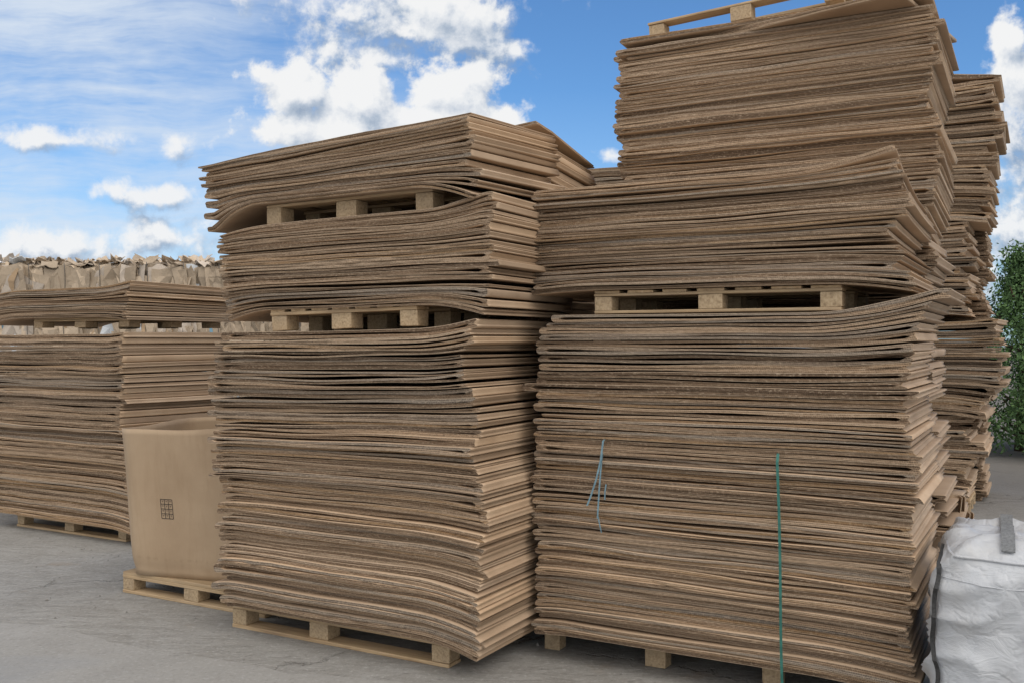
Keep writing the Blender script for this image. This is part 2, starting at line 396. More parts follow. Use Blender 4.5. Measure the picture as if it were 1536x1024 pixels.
STUFF = []           # geometry of cartons that only peep out behind the others
def bundle(O, W, D, z0, z1, n, where, group, p=(.1, .9), drb=(0, 0), drt=(0, 0), tu=(0, 0), tv=(0, 0),
           left=((0, 0), (1, 0)), right=((0, 0), (1, 0)), front=((0, 0), (1, 0)), jit=.010, cl=.014, gap=(.0042, .018), wave=.0024,
           cfr=(0, 0), rot=.5, stuff=False, special=None, slitk=.9, pgap=.36, conc=(1.7, 2.2)):
    """a pile of n cartons between z0 and z1. p: s-range held by the pallet; drb/drt: lift of bottom/top sheets at the
    left and right overhang; tu/tv: tilt of bottom/top sheets along the front and in depth; cfr: extra lift of the near right corner"""
    O = Vector((O[0], O[1], 0)); special = special or {}
    p0, p1 = p[0]*W, p[1]*W
    ph = rng.uniform(0, 6.28, (6, 4)); am = rng.normal(0, 1, (6, 4))
    def fld(s, t, k):
        eL = np.clip((p0-s)/max(p0, .05), 0, 1.2)**1.8; eR = np.clip((s-p1)/max(W-p1, .05), 0, 1.2)**1.8
        a, b = (1-k)**conc[0], k**conc[1]
        z = a*(drb[0]*eL+drb[1]*eR)+b*(drt[0]*eL+drt[1]*eR)
        z = z+((1-k)*tu[0]+k*tu[1])*(s/W-.5)+((1-k)*tv[0]+k*tv[1])*(t/D-.5)
        c = np.clip((s-.55*W)/(.45*W), 0, 1)**2*np.clip(1-t/(.6*D), 0, 1)**2
        z = z+(a*cfr[0]+b*cfr[1])*c
        w = 0
        for q in range(4):
            w = w+am[0, q]*np.sin(2.2*(q+1)*s+ph[0, q]+5*k*(am[1, q]))*np.cos(1.7*q*t+ph[2, q])/(1+q)
        return z+wave*w*np.sin(math.pi*np.clip(k, .03, .97))**.5
    # interfaces
    hs = rng.uniform(.75, 1.3, n); hs *= (z1-z0)/hs.sum()
    zs = z0+np.concatenate([[0], np.cumsum(hs)])
    shx = shy = 0.; cnt = 0
    ints = []
    for i in range(n+1):
        fr = rng.normal(0, 1, 6); pp = rng.uniform(0, 6.28, 6); f0 = rng.uniform(1.5, 10, 6)
        ints.append((fr, pp, f0))
    def surf(i):
        fr, pp, f0 = ints[i]; k = (zs[i]-z0)/(z1-z0)
        def F(s, t):
            z = zs[i]+fld(s, t, k)
            if 0 < i < n:
                for q in range(6): z = z+.0010*fr[q]*np.sin(f0[q]*s+pp[q]+1.5*t)
            return z
        return F
    for i in range(n):
        k = (i+.5)/n
        if cnt <= 0:
            cnt = rng.integers(2, 8); shx = rng.normal(0, cl); shy = rng.normal(0, cl*.5)
        cnt -= 1
        l = prof(left, k)+shx+rng.normal(0, jit); rr = prof(right, k)+shx+rng.normal(0, jit)
        fy = prof(front, k)+shy+rng.normal(0, jit*.75)
        if rng.random() < .08: l += rng.normal(0, .03); rr += rng.normal(0, .02)
        sp = special.get(i, special.get(i-n, {}))
        l += sp.get('l', 0); rr += sp.get('r', 0); fy += sp.get('f', 0)
        w = W+rr-l
        g0 = rng.uniform(*gap) if rng.random() < pgap else rng.uniform(gap[0], gap[0]*2.4)
        gp, gf = rng.uniform(0, 6.28), rng.uniform(1.5, 4)
        b0, t0 = surf(i), surf(i+1); cap = hs[i]*1.12
        lift = sp.get('lift'); openm = sp.get('open', 0.)
        def bot(s, t, l=l, b0=b0, lift=lift):
            z = b0(s+l, t)
            if lift: z = z+lift(s/w, t/D)
            return z
        def top(s, t, l=l, t0=t0, b0=b0, g0=g0, gp=gp, gf=gf, lift=lift, openm=openm, cap=cap):
            z = t0(s+l, t)
            gg = g0*np.clip(.55+.6*np.sin(gf*s+gp), .1, 1.2)
            lo = b0(s+l, t)
            z = np.maximum(np.minimum(z-gg, lo+cap), lo+.006)
            if openm: z = z+openm*np.sin(math.pi*np.clip(s/w, 0, 1))*np.clip(1-t/D, 0, 1)
            if lift: z = z+lift(s/w, t/D)
            return z
        ga, gb = rng.uniform(.05, .18)*slitk, rng.uniform(.0, .20)*slitk
        gq, gw = rng.uniform(0, 6.28), rng.uniform(4, 14)
        def slit(x, ga=ga, gb=gb, gq=gq, gw=gw, op=openm):
            e = np.exp(-((np.minimum(x, 1-x)-.015)/.05)**2)
            g = np.clip(ga*(.6+.6*np.sin(gw*x+gq))+gb*e, .008, .3)
            if op: g = np.clip(g+.32*np.sin(math.pi*x), 0, .42)
            g[0] = .01; g[-1] = .01
            return g
        wf = rng.uniform(3, 40, 5); wp = rng.uniform(0, 6.28, 5)
        bite = rng.uniform(.1, .95)*w if rng.random() < .22 else -9; bw = rng.uniform(.008, .05); bd = rng.uniform(.004, .014)
        def wob(S, Wt, wf=wf, wp=wp, bite=bite, bw=bw, bd=bd):
            y = sum(.0011*np.sin(wf[q]*S+wp[q]+3*(Wt > .5)) for q in range(5))
            return y+bd*np.exp(-((S-bite)/bw)**2)*(Wt > .5)
        vv, S, Wt = carton_geom(w, D, bot, top, slit, rng.normal(0, .003, 2), rng.uniform(.22, .48), tilt=rng.normal(0, .011, 2), wob=wob, notch=np.clip(rng.normal(.014, .008, 2), 0, .021))
        zc = float(vv[:, 2].min()); a = rng.normal(0, R(rot)) + sp.get('rot', 0)
        base = O+U*(l+w/2)+V*(fy+D/2)
        vv = vv-np.array([w/2, D/2, zc])
        if stuff:
            ca, sa = math.cos(-ANG+a), math.sin(-ANG+a)
            x, y = vv[:, 0]*ca-vv[:, 1]*sa+base.x, vv[:, 0]*sa+vv[:, 1]*ca+base.y
            STUFF.append((np.stack([x, y, vv[:, 2]+zc], 1), S+rng.uniform(0, 50), Wt)); continue
        o = bpy.data.objects.new('flattened_carton', carton_mesh('flattened_carton', vv, S, Wt))
        o.location = (base.x, base.y, zc); o.rotation_euler = (0, 0, -ANG+a); link(o)
        fromtop = n-i; frombot = i+1
        lab = sp.get('label')
        if not lab:
            if fromtop == 1: lab = f'topmost flattened brown carton of the {where}'
            elif frombot == 1: lab = f'lowest flattened brown carton of the {where}'
            elif fromtop <= frombot: lab = f'flattened carton, {ordinal(fromtop)} from the top of the {where}'
            else: lab = f'flattened carton, {ordinal(frombot)} from the bottom of the {where}'
        tag(o, lab, 'flattened carton', group)

def flush_stuff():
    no = len(FACES); off = 0; V_, L_, UVs = [], [], []
    for vv, S, Wt in STUFF:
        V_.append(vv); L_.append(LOOPV+off); off += len(vv); UVs.append(np.stack([S[LOOPV], Wt[LOOPV]*2.], 1))
    k = len(STUFF); me = bpy.data.meshes.new('stacked_cartons')
    V_ = np.concatenate(V_); L_ = np.concatenate(L_)
    tot = np.tile(np.array([len(q) for q in FACES]), k); st = np.concatenate([[0], np.cumsum(tot)[:-1]])
    me.vertices.add(len(V_)); me.vertices.foreach_set('co', V_.astype(np.float32).ravel())
    me.loops.add(len(L_)); me.loops.foreach_set('vertex_index', L_)
    me.polygons.add(len(tot)); me.polygons.foreach_set('loop_start', st); me.polygons.foreach_set('loop_total', tot)
    me.materials.append(M_LINER); me.materials.append(M_EDGE)
    me.polygons.foreach_set('material_index', np.tile(FMAT, k)); me.polygons.foreach_set('use_smooth', np.tile(FMAT == 0, k))
    uv = me.uv_layers.new(name='UVMap'); uv.data.foreach_set('uv', np.concatenate(UVs).astype(np.float32).ravel())
    me.update(calc_edges=True)
    o = link(bpy.data.objects.new('stacked_cartons', me))
    tag(o, 'mass of flattened brown cartons peeping out behind and beside the front stacks', 'flattened cartons', kind='stuff')

# ------------------------------------------------------------------ pallets
def pallet(O, s0, L, t0, Dp, z, h, label, nblk=3, bottom=True, cols=3, ndeck=7, bw=.09, ry=0., along=False, thin=1., midf=.5, group='wooden pallets under the carton stacks'):
    """blocks in nblk columns along the front; stringers run along the front; deck boards run in depth"""
    base = Vector((O[0], O[1], 0))+U*s0+V*t0
    root = empty('wooden_pallet', (base.x, base.y, z), -ANG, 0, ry)
    tag(root, label, 'pallet', group)
    bt = .018*thin if bottom else 0.
    dk, stt = .018*thin, .018*thin
    bh = h-bt-dk-stt
    rows = [bw/2, Dp/2, Dp-bw/2]
    for r_, y in enumerate(rows):
        for c in range(nblk):
            x = bw/2+(L-bw)*(0, midf, 1)[c]
            bx = bw*(1.25 if c == 1 and nblk == 3 else 1.)
            o = bm_obj('block', box_bm(bx, bw, bh-.001, (0, 0, 0), .004, jit=.0015), M_BLOCK, root)
            o.location = (x, y+random.uniform(-.004, .004), bt+bh/2); o.rotation_euler = (0, 0, random.uniform(-.03, .03))
        if bottom:
            o = bm_obj('bottom_board', box_bm(L, bw+.01, bt-.001, (0, 0, 0), .003, jit=.001), M_WOOD, root); o.location = (L/2, y, bt/2)
        o = bm_obj('stringer_board', box_bm(L+.004, bw+.006, stt-.001, (0, 0, 0), .003, jit=.001), M_WOOD, root)
        o.location = (L/2, y, bt+bh+stt/2)
    for k in range(ndeck if along else 0):                       # deck boards laid lengthways, no end grain to the front
        w = Dp/ndeck*.80; y = w/2+(Dp-w)*k/(ndeck-1)
        o = bm_obj('deck_board', box_bm(L+random.uniform(-.006, .006), w, dk-.001, (0, 0, 0), .003, jit=.001), M_WOOD, root); o.location = (L/2, y, bt+bh+stt+dk/2)
    for k in range(0 if along else ndeck):
        w = (L/ndeck)*(.70+.12*random.random())
        x = w/2+(L-w)*k/(ndeck-1)
        # boards are laid lengthways in depth, grain along their own x
        bm = box_bm(Dp+random.uniform(-.006, .006), w, dk-.001, (0, 0, 0), .003, jit=.001)
        o = bm_obj('deck_board', bm, M_WOOD, root); o.location = (x, Dp/2, bt+bh+stt+dk/2); o.rotation_euler = (0, 0, math.pi/2)
    return root

# ================================================================== the stacks
OA, WA = (-3.962, 7.327), 1.50
OB, WB = (-1.389, 4.650), 1.40
OC, WC = (.109, 4.263), 1.544
OD, WD = (.566, 5.060), 1.50
OE, WE = (2.46, 8.46), 1.50

# middle stack
pallet(OB, -.035, 1.26, .10, .62, 0., .128, 'wooden pallet with bottom boards lying on the concrete under the middle stack', along=True, midf=.42)
bundle(OB, 1.40, .74, .130, 1.455, 44, 'lower bundle in the middle stack', 'cartons in the lower bundle of the middle stack', p=(.06, .80), drb=(-.01, -.045), drt=(.0, .03), tu=(0, .02),
       left=((0, 0), (.35, -.01), (.62, -.045), (.78, -.07), (.9, -.02), (1, .03)), right=((0, .0), (.08, .03), (.2, .02), (.38, .06), (.6, .03), (.72, .03), (.83, -.03), (.93, -.02), (1, .0)), jit=.015, cl=.02)
pallet(OB, .27, .83, .04, .62, 1.448, .100, 'light wooden pallet in the lower gap of the middle stack', ry=-.022, bottom=False, thin=.8)
bundle(OB, 1.40, .80, 1.551, 1.955, 16, 'middle bundle in the middle stack', 'cartons in the middle bundle of the middle stack', p=(.20, .82), conc=(5., 5.), drb=(-.055, -.035), drt=(-.025, .045), tu=(.01, .015), left=((0, .03), (.5, .01), (1, -.03)), right=((0, .06), (.5, .10), (1, .10)))
pallet(OB, .235, .94, .05, .62, 1.951, .106, 'wooden pallet in the upper gap of the middle stack under drooping cartons', ry=-.012, bottom=False, thin=.8)
bundle(OB, 1.40, .80, 2.060, 2.335, 11, 'uppermost bundle in the middle stack', 'cartons in the uppermost bundle of the middle stack', p=(.17, .80), drb=(-.08, -.06), drt=(-.004, .005), tu=(.01, .075), conc=(6., 2.), tv=(0.03, .05), left=((0, -.08), (.2, -.10), (1, -.12)), right=((0, .02), (1, -.01)), jit=.014, wave=.003, gap=(.003, .02), pgap=.35,
       special={0: {'label': 'lowest carton of the uppermost bundle in the middle stack, drooping past the pallet', 'l': -.0}})
# the pile directly behind the middle stack
bundle((OB[0]-.105+.485*.83, OB[1]+.058+.875*.83), 1.40, .68, 2.08, 2.40, 10, 'bundle directly behind the middle stack', 'cartons directly behind the middle stack', tv=(-.06, -.07), p=(.1, .8), drb=(-.02, -.02), right=((0, 0), (1, .0)), wave=.003,
       special={-1: {'label': 'carton with a raised flap on top, peeking out behind the middle stack', 'lift': lambda x, t: .055*np.clip((x-.55)/.45, 0, 1)**1.5*np.clip(1.25-t, 0, 1), 'open': .02}})
# front right stack
pallet(OC, -.04, 1.07, .15, .62, 0., .122, 'wooden pallet without bottom boards on the concrete under the big right stack', bottom=False, bw=.075, along=True, thin=.8)
bundle(OC, 1.544, .80, .124, 1.515, 48, 'lower bundle in the big right stack', 'cartons in the lower bundle of the big right stack', p=(.10, .76), drb=(-.012, -.02), drt=(.0, .065), conc=(2.5, 9.), left=((0, -.005), (.5, .0), (.82, .01), (.90, 0), (.94, .02), (1, .11)),
       right=((0, .0), (.15, -.03), (.45, .0), (.6, -.0), (.75, -.035), (.9, -.02), (.96, .04), (1, .11)), jit=.009, cl=.012, gap=(.0042, .015),
       special={-1: {'r': .02, 'label': 'topmost carton of the lower bundle in the big right stack, its right fold curling up'}})
pallet(OC, .27, 1.02, .02, .62, 1.517, .098, 'light wooden pallet with seven deck slats in the dark gap of the big right stack', bw=.08, thin=.7)
bundle(OC, 1.544, .80, 1.617, 2.052, 20, 'upper bundle in the big right stack', 'cartons in the upper bundle of the big right stack', p=(.19, .80), conc=(3., 2.5), drb=(-.012, -.035), drt=(.0, .0), cfr=(0, .05), left=((0, .02), (.3, -.02), (1, -.005)), right=((0, .06), (.1, .02), (.35, -.03), (.7, -.05), (1, -.06)), jit=.011, gap=(.0042, .015), tv=(0, -.03),
       special={-1: {'label': 'topmost carton of the upper bundle in the big right stack, near corner curling up', 'lift': lambda x, t: .03*np.clip((x-.8)/.2, 0, 1)**1.5*np.clip(1-1.6*t, 0, 1)}})
# tall tower behind it
bundle(OD, 1.50, .74, 1.90, 2.962, 38, 'tall tower behind the big right stack', 'cartons in the tall tower behind the big right stack', p=(.2, .8), drb=(0, 0), tv=(-.05, -.03), left=((0, .0), (1, 0)), right=((0, -.03), (.25, .02), (.5, .0), (.7, .02), (1, .0)), jit=.010, cl=.010, gap=(.0042, .015), wave=.004,
       special={-2: {'rot': R(-13), 'label': 'skewed carton jutting out near the top of the tall tower, its corner drooping', 'lift': lambda x, t: -.02*np.clip((x-.75)/.25, 0, 1)**2*np.clip((t-.3)/.7, 0, 1)}})
bundle(OD, 1.50, .74, .12, 1.90, 52, '', '', stuff=True, p=(.2, .8), right=((0, .02), (.3, .05), (.5, -.04), (.7, -.08), (1, -.02)), jit=.02, cl=.025, rot=1.3)
pallet(OD, .125, .98, .09, .60, 2.985, .100, 'upturned empty wooden pallet lying on top of the tall tower against the sky', ry=-.05, bw=.085, along=True, thin=.75, bottom=False, ndeck=0)
# left stack
pallet(OA, .16, 1.22, .12, .80, 0., .112, 'wooden pallet on the concrete under the left stack', bw=.08, along=True)
bundle(OA, 1.50, 1.0, .112, 1.50, 36, 'lower bundle in the left stack', 'cartons in the lower bundle of the left stack', p=(.1, .85), drb=(0, -.02), drt=(0, .02), right=((0, .11), (.2, .06), (.5, -.03), (.7, -.05), (1, -.04)), left=((0, .0), (1, .0)), jit=.014, cl=.02, gap=(.002, .012), pgap=.3, wave=.004)
pallet(OA, .42, 1.03, .08, .85, 1.499, .070, 'thin wooden pallet in the gap of the left stack', bw=.10, bottom=False, thin=.7, along=True)
bundle(OA, 1.50, 1.0, 1.570, 1.775, 8, 'upper bundle in the left stack', 'cartons in the upper bundle of the left stack', conc=(3., 2.), p=(.25, .8), drb=(-.05, -.02), drt=(-.04, .03), right=((0, .02), (1, .08)), jit=.012, gap=(.004, .014), pgap=.5, tv=(0, -.01))
# far right stack
pallet(OE, .25, 1.15, .1, .6, 0., .11, 'wooden pallet under the far right stack beyond the white bag', bw=.08)
for z0, z1, n, dr, wh, fq in ((.112, .80, 14, -.10, 'lowest bundle in the far right stack', 0), (.81, 1.56, 17, .09, 'second bundle up in the far right stack', .0),
                              (1.62, 2.36, 17, -.10, 'third bundle up in the far right stack', 0), (2.38, 3.50, 24, .05, 'uppermost bundle in the far right stack', 0)):
    bundle(OE, 1.5, .8, z0, z1, n, wh, 'cartons in the '+wh, p=(.2, .8), drb=(0, -.03), drt=(0, .015), left=((0, 0), (1, 0)), right=((0, dr-.03), (.5, dr), (.6, dr+.05), (1, dr)), jit=.03, cl=.03, gap=(.003, .022), pgap=.45, rot=1.2, wave=.003,
           special=({-1: {'open': .12, 'label': 'topmost carton of the far right stack, its mouth gaping open', 'r': .05}, -2: {'open': .03}} if z0 > 2.3 else None))
bundle((OE[0]+.485*.82, OE[1]+.875*.82), 1.5, .7, .004, 2.6, 62, '', '', stuff=True, right=((0, -.05), (.5, -.0), (1, -.05)), jit=.025, cl=.022, rot=.6, gap=(.004, .018))
# stack behind, in the notch between middle stack and tower
OF = (-.20, 7.05)
bundle(OF, 1.35, .7, 2.34, 2.60, 6, 'low stack between middle stack and tower', 'cartons in the notch between the middle stack and the tower', jit=.012, gap=(.006, .022), pgap=.7, wave=.004, cfr=(0, -.03))
bundle(OF, 1.35, .7, .12, 2.34, 50, '', '', stuff=True)
bundle((OB[0]-.105+.485*.83, OB[1]+.058+.875*.83), 1.40, .66, .12, 2.07, 48, '', '', stuff=True)
flush_stuff()

# ------------------------------------------------------------------ loose cartons sagging off the tower beside the bag
def leaning(loc, w, h, lean, rz, label, roll=0.):
    """a folded carton standing on its edge: two plies joined along one fold, bowed"""
    n, mth = 10, 8; th = .007; verts, faces, fm = [], [], []
    def P(a, b, side):
        x = (a-.5)*w; z = b*h
        y = .10*w*math.sin(math.pi*a)*.6 + side*(.012+.05*(1-b)*a) + .02*math.sin(7*a+3*b)
        return Vector((x, y, z))
    for side, off in ((-1, 0), (-1, 1), (1, 0), (1, 1)):
        for i in range(n+1):
            for j in range(mth+1):
                q = P(i/n, j/mth, side); q.y += off*th*side; verts.append(q)
    S_ = (n+1)*(mth+1); id_ = lambda g, i, j: g*S_+i*(mth+1)+j
    for g in range(4):
        for i in range(n):
            for j in range(mth):
                q = (id_(g, i, j), id_(g, i+1, j), id_(g, i+1, j+1), id_(g, i, j+1))
                faces.append(q if g in (1, 2) else q[::-1]); fm.append(0)
    for a, b in ((0, 1), (2, 3)):
        for i in range(n):
            for j in (0, mth): faces.append((id_(a, i, j), id_(a, i+1, j), id_(b, i+1, j), id_(b, i, j))); fm.append(1)
        for j in range(mth):
            for i in (0, n): faces.append((id_(a, i, j), id_(a, i, j+1), id_(b, i, j+1), id_(b, i, j))); fm.append(1)
    for j in range(mth): faces.append((id_(1, 0, j), id_(1, 0, j+1), id_(3, 0, j+1), id_(3, 0, j))); fm.append(0)
    o = mesh_obj('loose_carton', verts, faces, [M_LINER, M_EDGE], None, False, fm)
    o.location = loc; o.rotation_euler = (lean, roll, rz)
    tag(o, label, 'carton', 'loose cartons leaning beside the tower'); return o
def onD(s, t, z): q = Vector((OD[0], OD[1], 0))+U*s+V*t; return (q.x, q.y, z)
def lean_all():
    rows = [((1.475, .46, .0), .13, .66, -.05, -.9, 'bent carton leaning on the tower closest to the big right stack', .10),
            ((1.49, .70, .0), .12, .55, -.08, -1.0, 'bent carton leaning in the middle of the loose ones behind the bag', .14),
            ((1.50, .90, .0), .12, .48, -.12, -.8, 'lower bent carton leaning third from the tower behind the bag', .16),
            ((1.51, 1.10, .0), .11, .42, -.10, -.6, 'short upright carton behind the far left corner of the bag', .08),
            ((1.54, 1.25, .0), .10, .40, -.14, -.3, 'shortest loose carton next to the foot of the far right stack', .16)]
    for (s, t, z), w, h, ln, rz, lab, roll in rows:
        leaning(onD(s, t, z), w, h, ln, rz, lab, roll)
lean_all()

# ------------------------------------------------------------------ straps hanging on the big right stack
def onC(s, t, z): q = Vector((OC[0], OC[1], 0))+U*s+V*t; return Vector((q.x, q.y, z))
pts = [onC(1.058+.03*(1-k)**2*0+.026*k+.004*math.sin(5*k), -.028-.010*math.sin(3.1*k)+.02*(k < .03), .968-.93*k) for k in np.linspace(0, 1, 30)]
pts += [onC(1.085+.012*k, -.03-.03*k, .038-.028*k) for k in (.4, .8, 1.)]
tag(ribbon('strap', pts, .0105, U, .0014, M_GREENSTRAP, -V), 'long green plastic strap hanging down the front of the big right stack', 'strap', 'plastic straps on the big right stack')
root = empty('strap', onC(.33, -.03, .66), -ANG)
tag(root, 'pale blue frayed plastic strap ends hanging from between cartons at left', 'strap', 'plastic straps on the big right stack')
def loc_strand(ps, w):
    q = [Vector((s-.33, t+.03, z-.66)) for s, t, z in ps]
    return ribbon('strand', q, w, Vector((1, 0, 0)), .0013, M_BLUESTRAP, Vector((0, -1, 0)), root)
loc_strand([(.331, .0, .990), (.330, -.026, .982), (.322, -.034, .90), (.303, -.036, .82), (.278, -.034, .75), (.262, -.04, .705)], .008)
loc_strand([(.327, -.028, .93), (.321, -.031, .86), (.315, -.034, .77), (.309, -.034, .68), (.309, -.037, .655)], .007)
loc_strand([(.345, -.03, .80), (.342, -.034, .77), (.339, -.03, .735)], .006)
loc_strand([(.310, -.034, .665), (.318, -.036, .63), (.326, -.034, .595)], .005)

# ------------------------------------------------------------------ octabin on its own pallet
OO = (-2.175, 5.41)
pallet(OO, 0, 1.06, .0, .86, 0., .118, 'wooden pallet on the concrete under the open tan octagonal box', bw=.085, along=True)
def octabin():
    c = Vector((OO[0], OO[1], 0))+U*.415+V*.425
    root = empty('octagonal_box', (c.x, c.y, .119), -ANG+.20)
    tag(root, 'open tan octagonal cardboard box with printed grid mark, standing on a pallet', 'cardboard box')
    nseg, nz = 96, 26; H = .815
    def sec(a, z, inset=0.):
        k = z/H
        hw, hd = .418+.116*k, .390+.07*k
        # superellipse, so the folds of the eight panels are soft
        cx, sx = math.cos(a), math.sin(a); e = 4.2
        e = 26.; ch = .545+.062*k                                 # eight panels with softened folds
        r = (abs(cx/hw)**e+abs(sx/hd)**e+((abs(cx)+abs(sx))/(1.4142*ch))**e)**(-1/e)
        r += .012*math.sin(2.3*a+3*k)*k - .010*math.exp(-((k-.03)/.05)**2) - inset
        return Vector((r*cx, r*sx, z))
    def rim(a): return .004*math.sin(5*a)+.020*math.cos(a)+.012*max(0, math.sin(a))
    verts, faces = [], []
    for lay, inset in ((0, 0.), (1, .011)):
        for j in range(nz+1):
            for i in range(nseg):
                a = 2*math.pi*i/nseg; k = j/nz; p = sec(a, H*k, inset); p.z += rim(a)*k**6; verts.append(p)
    S_ = nseg*(nz+1)
    for lay in (0, 1):
        for j in range(nz):
            for i in range(nseg):
                q = (lay*S_+j*nseg+i, lay*S_+j*nseg+(i+1) % nseg, lay*S_+(j+1)*nseg+(i+1) % nseg, lay*S_+(j+1)*nseg+i)
                faces.append(q if lay == 0 else q[::-1])
    for i in range(nseg):
        faces.append((nz*nseg+i, nz*nseg+(i+1) % nseg, S_+nz*nseg+(i+1) % nseg, S_+nz*nseg+i))
    faces.append(tuple(range(nseg-1, -1, -1)))
    body = mesh_obj('box_wall', verts, faces, M_OCTA, root, True)
    # crease and fold-over line near the rim, scored into the board
    me = body.data
    bm = bmesh.new(); bm.from_mesh(me)
    bvh = BVHTree.FromBMesh(bm); bm.free()
    mw = Matrix.Translation(c+Vector((0, 0, .119))) @ Matrix.Rotation(-ANG, 4, 'Z'); inv = mw.inverted()
    # printed mark: a grid of three by four cells on the front panel
    gx0, gx1, gz0, gz1 = -.178, -.104, .325, .430
    vs, fs = [], []
    def strip(a, b, w):
        n = 6; d = (Vector(b)-Vector(a)); nrm = Vector((-d.y, d.x)).normalized()*w/2; base = len(vs)
        for k in range(n+1):
            q = Vector(a)+d*k/n
            for sgn in (-1, 1):
                x, z = q.x+nrm.x*sgn, q.y+nrm.y*sgn
                hit = bvh.ray_cast(Vector((x, -3, z)), Vector((0, 1, 0)))
                vs.append(hit[0]+Vector((0, -.0012, 0)))
        for k in range(n): fs.append((base+2*k, base+2*k+1, base+2*k+3, base+2*k+2))
    sk = -.004
    PX = lambda i, z: gx0+(gx1-gx0)*i/3 - sk*(gz1-z)/(gz1-gz0)
    for i in range(4): strip((PX(i, gz0), gz0), (PX(i, gz1), gz1), .0042)
    for j in range(5):
        z = gz0+(gz1-gz0)*j/4; strip((PX(0, z), z), (PX(3, z), z), .0042)
    for j in range(4):
        for i in range(3):                                      # faint sign in each cell
            z = gz0+(gz1-gz0)*(j+.68)/4; x = PX(i, z)+(gx1-gx0)/6
            strip((x-.006, z), (x+.006, z), .0022); strip((x, z-.008), (x, z), .0022)
    mk = mesh_obj('printed_mark', vs, fs, M_INK, root)
    return root
octabin()

# ------------------------------------------------------------------ white bulk bag
def bulk_bag():
    p = Vector((1.426, 3.30, 0))
    root = empty('bulk_bag', p, -ANG)
    tag(root, 'white woven bulk bag with dark webbing, standing by the big right stack', 'bulk bag')
    L, D, H = .95, .78, .71
    bm = bmesh.new(); bmesh.ops.create_cube(bm, size=1)
    bmesh.ops.subdivide_edges(bm, edges=bm.edges[:], cuts=40, use_grid_fill=True)
    for v in bm.verts:
        q = v.co*2
        x, y, z = q
        f = lambda a: math.copysign(abs(a)**1.0, a)
        # round the box edges
        e = 9.; m_ = max(abs(x), abs(y), abs(z)); r = (abs(x)**e+abs(y)**e+abs(z)**e)**(1/e); x, y, z = x*m_/r, y*m_/r, z*m_/r
        k = (z+1)/2
        bulge = 1+.022*math.sin(math.pi*min(1, k*1.05))
        X = (x*bulge+1)/2*L; Y = (y*bulge+1)/2*D; Z = k*H
        P = Vector((X, Y, Z))
        w = mnoise.noise(P*4.2+Vector((3, 1, 7)))*.026+mnoise.noise(Vector((P.x*8+P.z*4, P.y*8, P.z*5-P.x*5)))*.010
        rid = 1-abs(mnoise.noise(Vector((P.x*5+P.z*2.5+P.y*3, P.z*6-P.x*3+P.y*3, 2.2))))
        w += .032*(rid**6-.3)
        n_ = Vector((q.x if abs(q.x) > .9 else 0, q.y if abs(q.y) > .9 else 0, q.z if abs(q.z) > .9 else 0))
        if n_.length > 0: n_.normalize()
        P += n_*w
        if k > .8: P.z += -.05*((abs(q.x))**2*0) - .035*(1-(1-abs(q.x*.9))**1)*(k-.8)*0
        if k > .75:                                             # the filling sags behind the front hem and slopes down to the right
            P.z += (k-.75)*4*(.016*math.sin(9*P.x+4*P.y)-.01*(P.x/L))
        P.z = max(P.z, .002)
        v.co = P
    body = bm_obj('bag_body', bm, M_BAG, root, True)
    bm2 = bmesh.new(); bm2.from_mesh(body.data); bvh = BVHTree.FromBMesh(bm2); bm2.free()
    def front(x, z):
        h = bvh.ray_cast(Vector((x, -1, z)), Vector((0, 1, 0))); return h[0] if h[0] else Vector((x, 0, z))
    def topp(x, y):
        h = bvh.ray_cast(Vector((x, y, 2)), Vector((0, 0, -1))); return h[0] if h[0] else Vector((x, y, H))
    # hem along the front top edge, a rolled seam
    hem = [front(.03+.9*k, H-.035-.006*math.sin(5*k))+Vector((0, -.004, .0)) for k in np.linspace(0, 1, 40)]
    tube('hem', hem, .0055, M_BAG, root, 8)
    # side webbing down the near left edge, wavy
    side = []
    for k in np.linspace(0, 1, 60):
        q = front(.020+.009*math.sin(11*k)+.005*math.sin(23*k), max(.02, .66-.64*k)); side.append(q+Vector((-.008*abs(math.sin(6*k)), -.010, 0)))
    ribbon('edge_webbing', side, .015, Vector((1, -.5, 0)).normalized(), .004, M_DARKWEB, Vector((-.45, -.9, 0)).normalized(), root)
    # grey lifting strap laid over the top
    st = [front(.238, z)+Vector((0, -.003, 0)) for z in (.63, .645)] + [topp(.238-.03*k, .03+.70*k)+Vector((0, 0, .013)) for k in np.linspace(0, 1, 40)]
    ribbon('lifting_strap', [st[i] for i in range(2, len(st))], .042, Vector((1, 0, 0)), .004, M_GREYWEB, Vector((0, 0, 1)), root)
    # crease seams
    for a, b in (((.0, .60), (.30, .585)),):
        ps = [front(a[0]+(b[0]-a[0])*k, a[1]+(b[1]-a[1])*k)+Vector((0, -.001, 0)) for k in np.linspace(0, 1, 16)]
        tube('crease', ps, [.0018]*16, M_BAG, root, 6)
bulk_bag()

